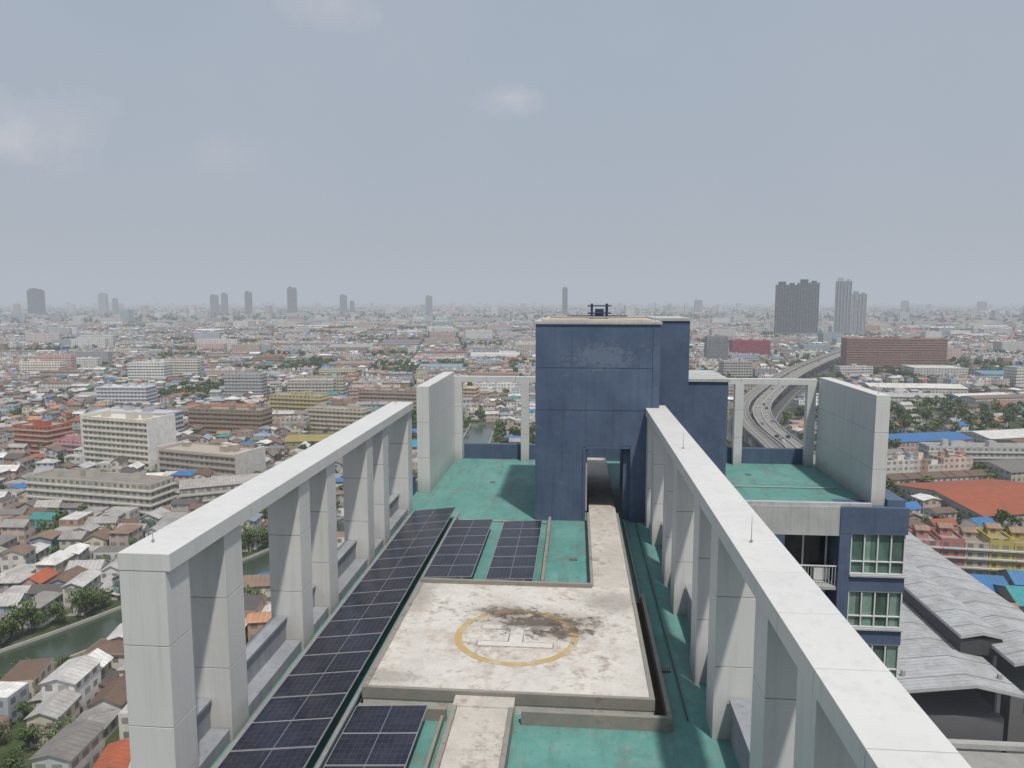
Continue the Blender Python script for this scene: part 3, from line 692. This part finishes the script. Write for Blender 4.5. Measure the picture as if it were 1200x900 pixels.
B.poly([(PX1 + .03, PY0 - .35, .006), (PX1 + .28, PY0 - .35, .006), (PX1 + .28, PY1, .006), (PX1 + .03, PY1, .006)], mi=2)  # flat dark strip filling the gap between pad and outer lip
B.build('helipad', [M_pad, M_mould, plain('gutter_dark_strip', (.06, .055, .045), .8, .4, 3)])
cx, cy = -1.6, 20.15
B = Batch(); n = 72; z = PZ + .005
for i in range(n):
    a, c = 2 * math.pi * i / n, 2 * math.pi * (i + 1) / n
    B.poly([(cx + 1.55 * math.cos(a), cy + 1.55 * math.sin(a), z), (cx + 1.76 * math.cos(a), cy + 1.76 * math.sin(a), z), (cx + 1.76 * math.cos(c), cy + 1.76 * math.sin(c), z), (cx + 1.55 * math.cos(c), cy + 1.55 * math.sin(c), z)], mi=0)
def flat(x0, x1, y0, y1, z, mi): B.poly([(x0, y0, z), (x1, y0, z), (x1, y1, z), (x0, y1, z)], mi=mi)
for (a, c, d, e_) in ((cx - 1.08, cx + 1.08, cy + .36, cy + .70), (cx - 1.08, cx + 1.08, cy - .70, cy - .36), (cx - .22, cx + .22, cy - .36, cy + .36)): flat(a, c, d, e_, z, 2)
for (a, c, d, e_) in ((cx - 1.04, cx + 1.04, cy + .40, cy + .66), (cx - 1.04, cx + 1.04, cy - .66, cy - .40), (cx - .18, cx + .18, cy - .40, cy + .40)): flat(a, c, d, e_, z + .004, 1)
B.build('helipad_marking', [M_yel, M_hw, M_hd])
B = Batch()
B.box(.68, 1.9, 24.03, 45, 0, .42, 0); B.box(.58, .675, 24.03, 33.0, 0, .45, 1); B.box(1.905, 1.99, 24.03, 33.0, 0, .45, 1); B.box(2.2, 2.27, 24.05, 33, 0, .16, 1)
B.box(-2.72, -1.5, -1, 16.5, 0, .42, 0); B.box(-2.84, -2.725, -1, 16.5, 0, .46, 1); B.box(-1.495, -1.38, -1, 16.5, 0, .46, 1); B.box(-3.12, -3.04, -1, 16.5, 0, .18, 1)
B.box(-2.84, -1.38, 16.505, 16.975, 0, .44, 0)
B.build('walkway', [M_walk, M_mould], bevel=.01)
B = Batch(); B.box(-1.15, .45, 24.2, 24.32, 0, .25, 0); B.box(-1.15, -1.03, 24.32, 33, 0, .2, 0); B.build('kerb', [M_mould], bevel=.01)

# ------------------------------------------------------------------ solar arrays
def solar(xa, xb, y0, y1, za, zb, pitch):
    B = Batch(); n = int(round((y1 - y0) / pitch)); Lx = math.hypot(xb - xa, zb - za)
    ux, uz = (xb - xa) / Lx, (zb - za) / Lx; nx, nz = -uz, ux
    def P(s, y, h): return (xa + ux * s + nx * h, y, za + uz * s + nz * h)
    def slab(s0, s1, ya, yb, h0, h1, mi):
        c = [(s0, ya), (s1, ya), (s1, yb), (s0, yb)]
        B.poly([P(a, b_, h1) for a, b_ in c], mi=mi, uv=[(0, 0), (1, 0), (1, 1), (0, 1)])
        B.poly([P(a, b_, h0) for a, b_ in reversed(c)], mi=1)
        for i in range(4):
            a, e_ = c[i], c[(i + 1) % 4]; B.poly([P(*a, h0), P(*e_, h0), P(*e_, h1), P(*a, h1)], mi=1)
    f = .016
    for i in range(n):
        dz = random.uniform(-.004, .004)
        a = y0 + i * pitch + .006; c = y0 + (i + 1) * pitch - .006
        slab(f, Lx - f, a + f, c - f, 0, .032 + dz, 0)
        slab(0, f, a, c, 0, .037 + dz, 1); slab(Lx - f, Lx, a, c, 0, .037 + dz, 1); slab(f, Lx - f, a, a + f, 0, .037 + dz, 1); slab(f, Lx - f, c - f, c, 0, .037 + dz, 1)
    for s_ in (.35, Lx - .35):
        slab(s_ - .03, s_ + .03, y0, y1, -.07, -.002, 1)
        y = y0 + .2
        while y < y1:
            p = P(s_, y, -.07); B.box(p[0] - .03, p[0] + .03, y - .03, y + .03, 0, p[2] - .002, 1); y += 2.2
    B.build('solar_panel_array', [M_solar, M_alu])
solar(-7.35, -5.42, 9.0, 33.0, .30, .52, 1.09)
solar(-5.2, -3.5, 24.5, 31.3, .42, .5, 1.13)
solar(-3.02, -1.36, 24.5, 31.3, .42, .5, 1.13)
solar(-5.1, -3.38, 9.4, 16.3, .40, .5, 1.15)
B = Batch(); B.box(-5.36, -5.26, 6, 33.0, .2, .3); B.box(-7.62, -7.5, 9, 33, .05, .12); B.build('cable_tray', [M_steel], bevel=.01)
e = bpy.data.objects.new('conduit_pipes', None); S.collection.objects.link(e)
cyl('pipe', (2.75, 17, .06), (2.75, 33, .06), .02, M_gap, parent=e); cyl('pipe', (-1.2, 32.5, .06), (-8, 32.8, .06), .03, M_steel, parent=e)
cyl('pipe', (5, 40, .06), (14, 40, .06), .03, M_steel, parent=e)
for (x, y) in ((2.5, 19.5), (2.6, 14.5), (-.2, 12.5), (-4.5, 40), (10, 43), (.0, 28)):
    B = Batch(); B.box(x - .14, x + .14, y - .14, y + .14, 0, .03, 0)
    for i in range(5): B.box(x - .11 + i * .05, x - .09 + i * .05, y - .12, y + .12, .031, .045, 1)
    B.build('roof_drain', [M_gap, M_steel])

# ------------------------------------------------------------------ apartment wing facade
B = Batch(); Y = 36.5
B.box(4.16, 16.1, 38.0, 46.3, GZ, -.4, 4, (.3, .3, .3))
B.box(4.16, 12.95, Y, 38.0, -1.45, -.002, 1); B.box(12.953, 16.15, Y - .05, 38.0, -1.3, .002, 0)
B.box(4.17, 16.1, Y + .1, 38, GZ, -34.5, 4, (.3, .3, .3))
B.box(12.955, 13.5, Y - .04, 38, -34.4, -1.302, 0); B.box(9.0, 10.35, Y - .002, 38, -34.4, -1.452, 0); B.box(4.16, 4.9, Y, 38, -34.4, -1.452, 0)
def window(xa, xb, za, zb, y, n, transom=True):
    B.poly([(xa, y + .1, za), (xb, y + .1, za), (xb, y + .1, zb), (xa, y + .1, zb)], mi=2)
    t_ = .06; B.box(xa, xb, y, y + .09, za, za + t_, 3); B.box(xa, xb, y, y + .09, zb - t_, zb, 3)
    for i in range(n + 1):
        x = xa + (xb - xa - t_) * i / n; B.box(x, x + t_, y + .002, y + .088, za + t_, zb - t_, 3)
    if transom:
        z = za + (zb - za) * .3
        for i in range(n):
            B.box(xa + (xb - xa - t_) * i / n + t_, xa + (xb - xa - t_) * (i + 1) / n, y + .004, y + .086, z, z + .05, 3)
    for i in range(n):
        if random.random() < .45:
            w_ = (xb - xa) / n; a = xa + w_ * i + .1; q = random.uniform(.3, .8)
            B.poly([(a, y + .095, za + .08), (a + w_ * q, y + .095, za + .08), (a + w_ * q, y + .095, zb - .08), (a, y + .095, zb - .08)], mi=6)
for k in range(12):
    zt = -1.5 - 2.72 * k
    if zt < -33: break
    B.box(13.502, 16.12, Y, 38, zt - 2.70, zt - 1.88, 0); window(13.52, 16.1, zt - 1.88, zt + (.2 if k == 0 else 0), Y + .05, 4)
    B.box(13.502, 16.15, Y - .12, Y - .002, zt - 1.96, zt - 1.88, 1)
    B.box(4.902, 8.998, Y + .02, 38, zt - 2.70, zt - 1.9, 1); window(4.92, 8.98, zt - 1.9, zt, Y + .07, 5)
    B.box(10.352, 12.953, Y + .05, 37.9, zt - 2.72, zt - 2.55, 1)
    B.poly([(10.4, 37.9, zt - 2.6), (12.9, 37.9, zt - 2.6), (12.9, 37.9, zt), (10.4, 37.9, zt)], mi=5)
    for x in (10.5, 11.6, 12.75): B.box(x, x + .08, 37.8, 37.88, zt - 2.54, zt - .35, 3)
    B.box(10.36, 12.95, 37.78, 37.88, zt - .35, zt - .27, 3)
    for i in range(18): x = 10.4 + i * .145; B.box(x, x + .02, Y + .1, Y + .12, zt - 2.54, zt - 1.55, 3)
    B.box(10.36, 12.95, Y + .08, Y + .14, zt - 1.55, zt - 1.5, 3)
    B.box(12.1, 12.8, 37.3, 37.65, zt - 2.5, zt - 1.9, 3)
B.build('apartment_wing', [M_slate, M_lgrey, M_glass, M_wframe, M_cw, M_dglass, plain('curtain', (.2, .3, .26), .8)])

# ------------------------------------------------------------------ air (haze) volume
B = Batch(); B.box(-24000, 24000, -24000, 24000, GZ - 5, 520)
hz = B.build('sky_haze', [])
m = bpy.data.materials.new('hazy_air'); m.use_nodes = True; nt = m.node_tree; nt.nodes.clear()
out = nt.nodes.new('ShaderNodeOutputMaterial'); ab = nt.nodes.new('ShaderNodeVolumeAbsorption'); em = nt.nodes.new('ShaderNodeEmission'); ad = nt.nodes.new('ShaderNodeAddShader')
sg = .00018
ab.inputs['Color'].default_value = (0, 0, 0, 1); ab.inputs['Density'].default_value = sg
em.inputs['Color'].default_value = (.445, .48, .535, 1); em.inputs['Strength'].default_value = sg
nt.links.new(ab.outputs[0], ad.inputs[0]); nt.links.new(em.outputs[0], ad.inputs[1]); nt.links.new(ad.outputs[0], out.inputs['Volume'])
hz.data.materials.append(m)

# ------------------------------------------------------------------ sky, sun
EL = math.radians(64); AZ = math.radians(152)
sd = Vector((math.sin(AZ) * math.cos(EL), math.cos(AZ) * math.cos(EL), math.sin(EL)))
w = bpy.data.worlds.new('World'); S.world = w; w.use_nodes = True; t = NT(w.node_tree); bg = w.node_tree.nodes['Background']
sky = t.new('ShaderNodeTexSky', sky_type='NISHITA'); sky.sun_disc = False; sky.sun_elevation = EL; sky.sun_rotation = AZ
sky.dust_density = 6; sky.air_density = 1.2; sky.ozone_density = 1
gen = t.new('ShaderNodeTexCoord').outputs['Generated']
base = t.mix(.82, sky.outputs[0], (3.95, 4.6, 5.55))
dn = t.noise(gen, 11, 5, .65); soft = t.noise(gen, 2.2, 4, .6)
base = t.mix(t.math('MULTIPLY', t.ramp(soft, .42, .8), .22), base, (5.3, 5.45, 5.75))
for (v, rx, rz, amt) in (((-.086, .963, .252), .036, .017, .42), ((-.60, .78, .19), .085, .035, .34), ((-.62, .77, .17), .06, .018, .4), ((-.288, .895, .345), .05, .025, .3), ((-.427, .887, .175), .05, .025, .2)):
    d = t.vmath('LENGTH', t.scale(t.vmath('SUBTRACT', gen, v), (1 / rx, 1 / rx, 1 / rz)))
    d = t.math('ADD', d, t.math('MULTIPLY_ADD', dn, 3.6, -1.8))
    base = t.mix(t.math('MULTIPLY', t.math('SUBTRACT', 1.0, t.ramp(d, -.1, 1.3)), amt), base, (7.4, 6.9, 7.1))
t.put(bg.inputs['Color'], base); bg.inputs['Strength'].default_value = .1
sl = bpy.data.lights.new('sun', 'SUN'); sl.energy = 3.7; sl.angle = math.radians(2.2); sl.color = (1, .945, .86)
so = bpy.data.objects.new('sun', sl); S.collection.objects.link(so); so.rotation_euler = sd.to_track_quat('Z', 'Y').to_euler()

cam = bpy.data.cameras.new('camera'); co = bpy.data.objects.new('camera', cam); S.collection.objects.link(co)
co.location = (0, 0, 10); co.rotation_euler = (math.radians(90 - 6.426), 0, math.radians(4.9))
cam.sensor_width = 36; cam.lens = 26.1; cam.clip_end = 60000; cam.clip_start = .1; S.camera = co
S.view_settings.view_transform = 'Standard'; S.view_settings.look = 'None'; S.view_settings.exposure = 0
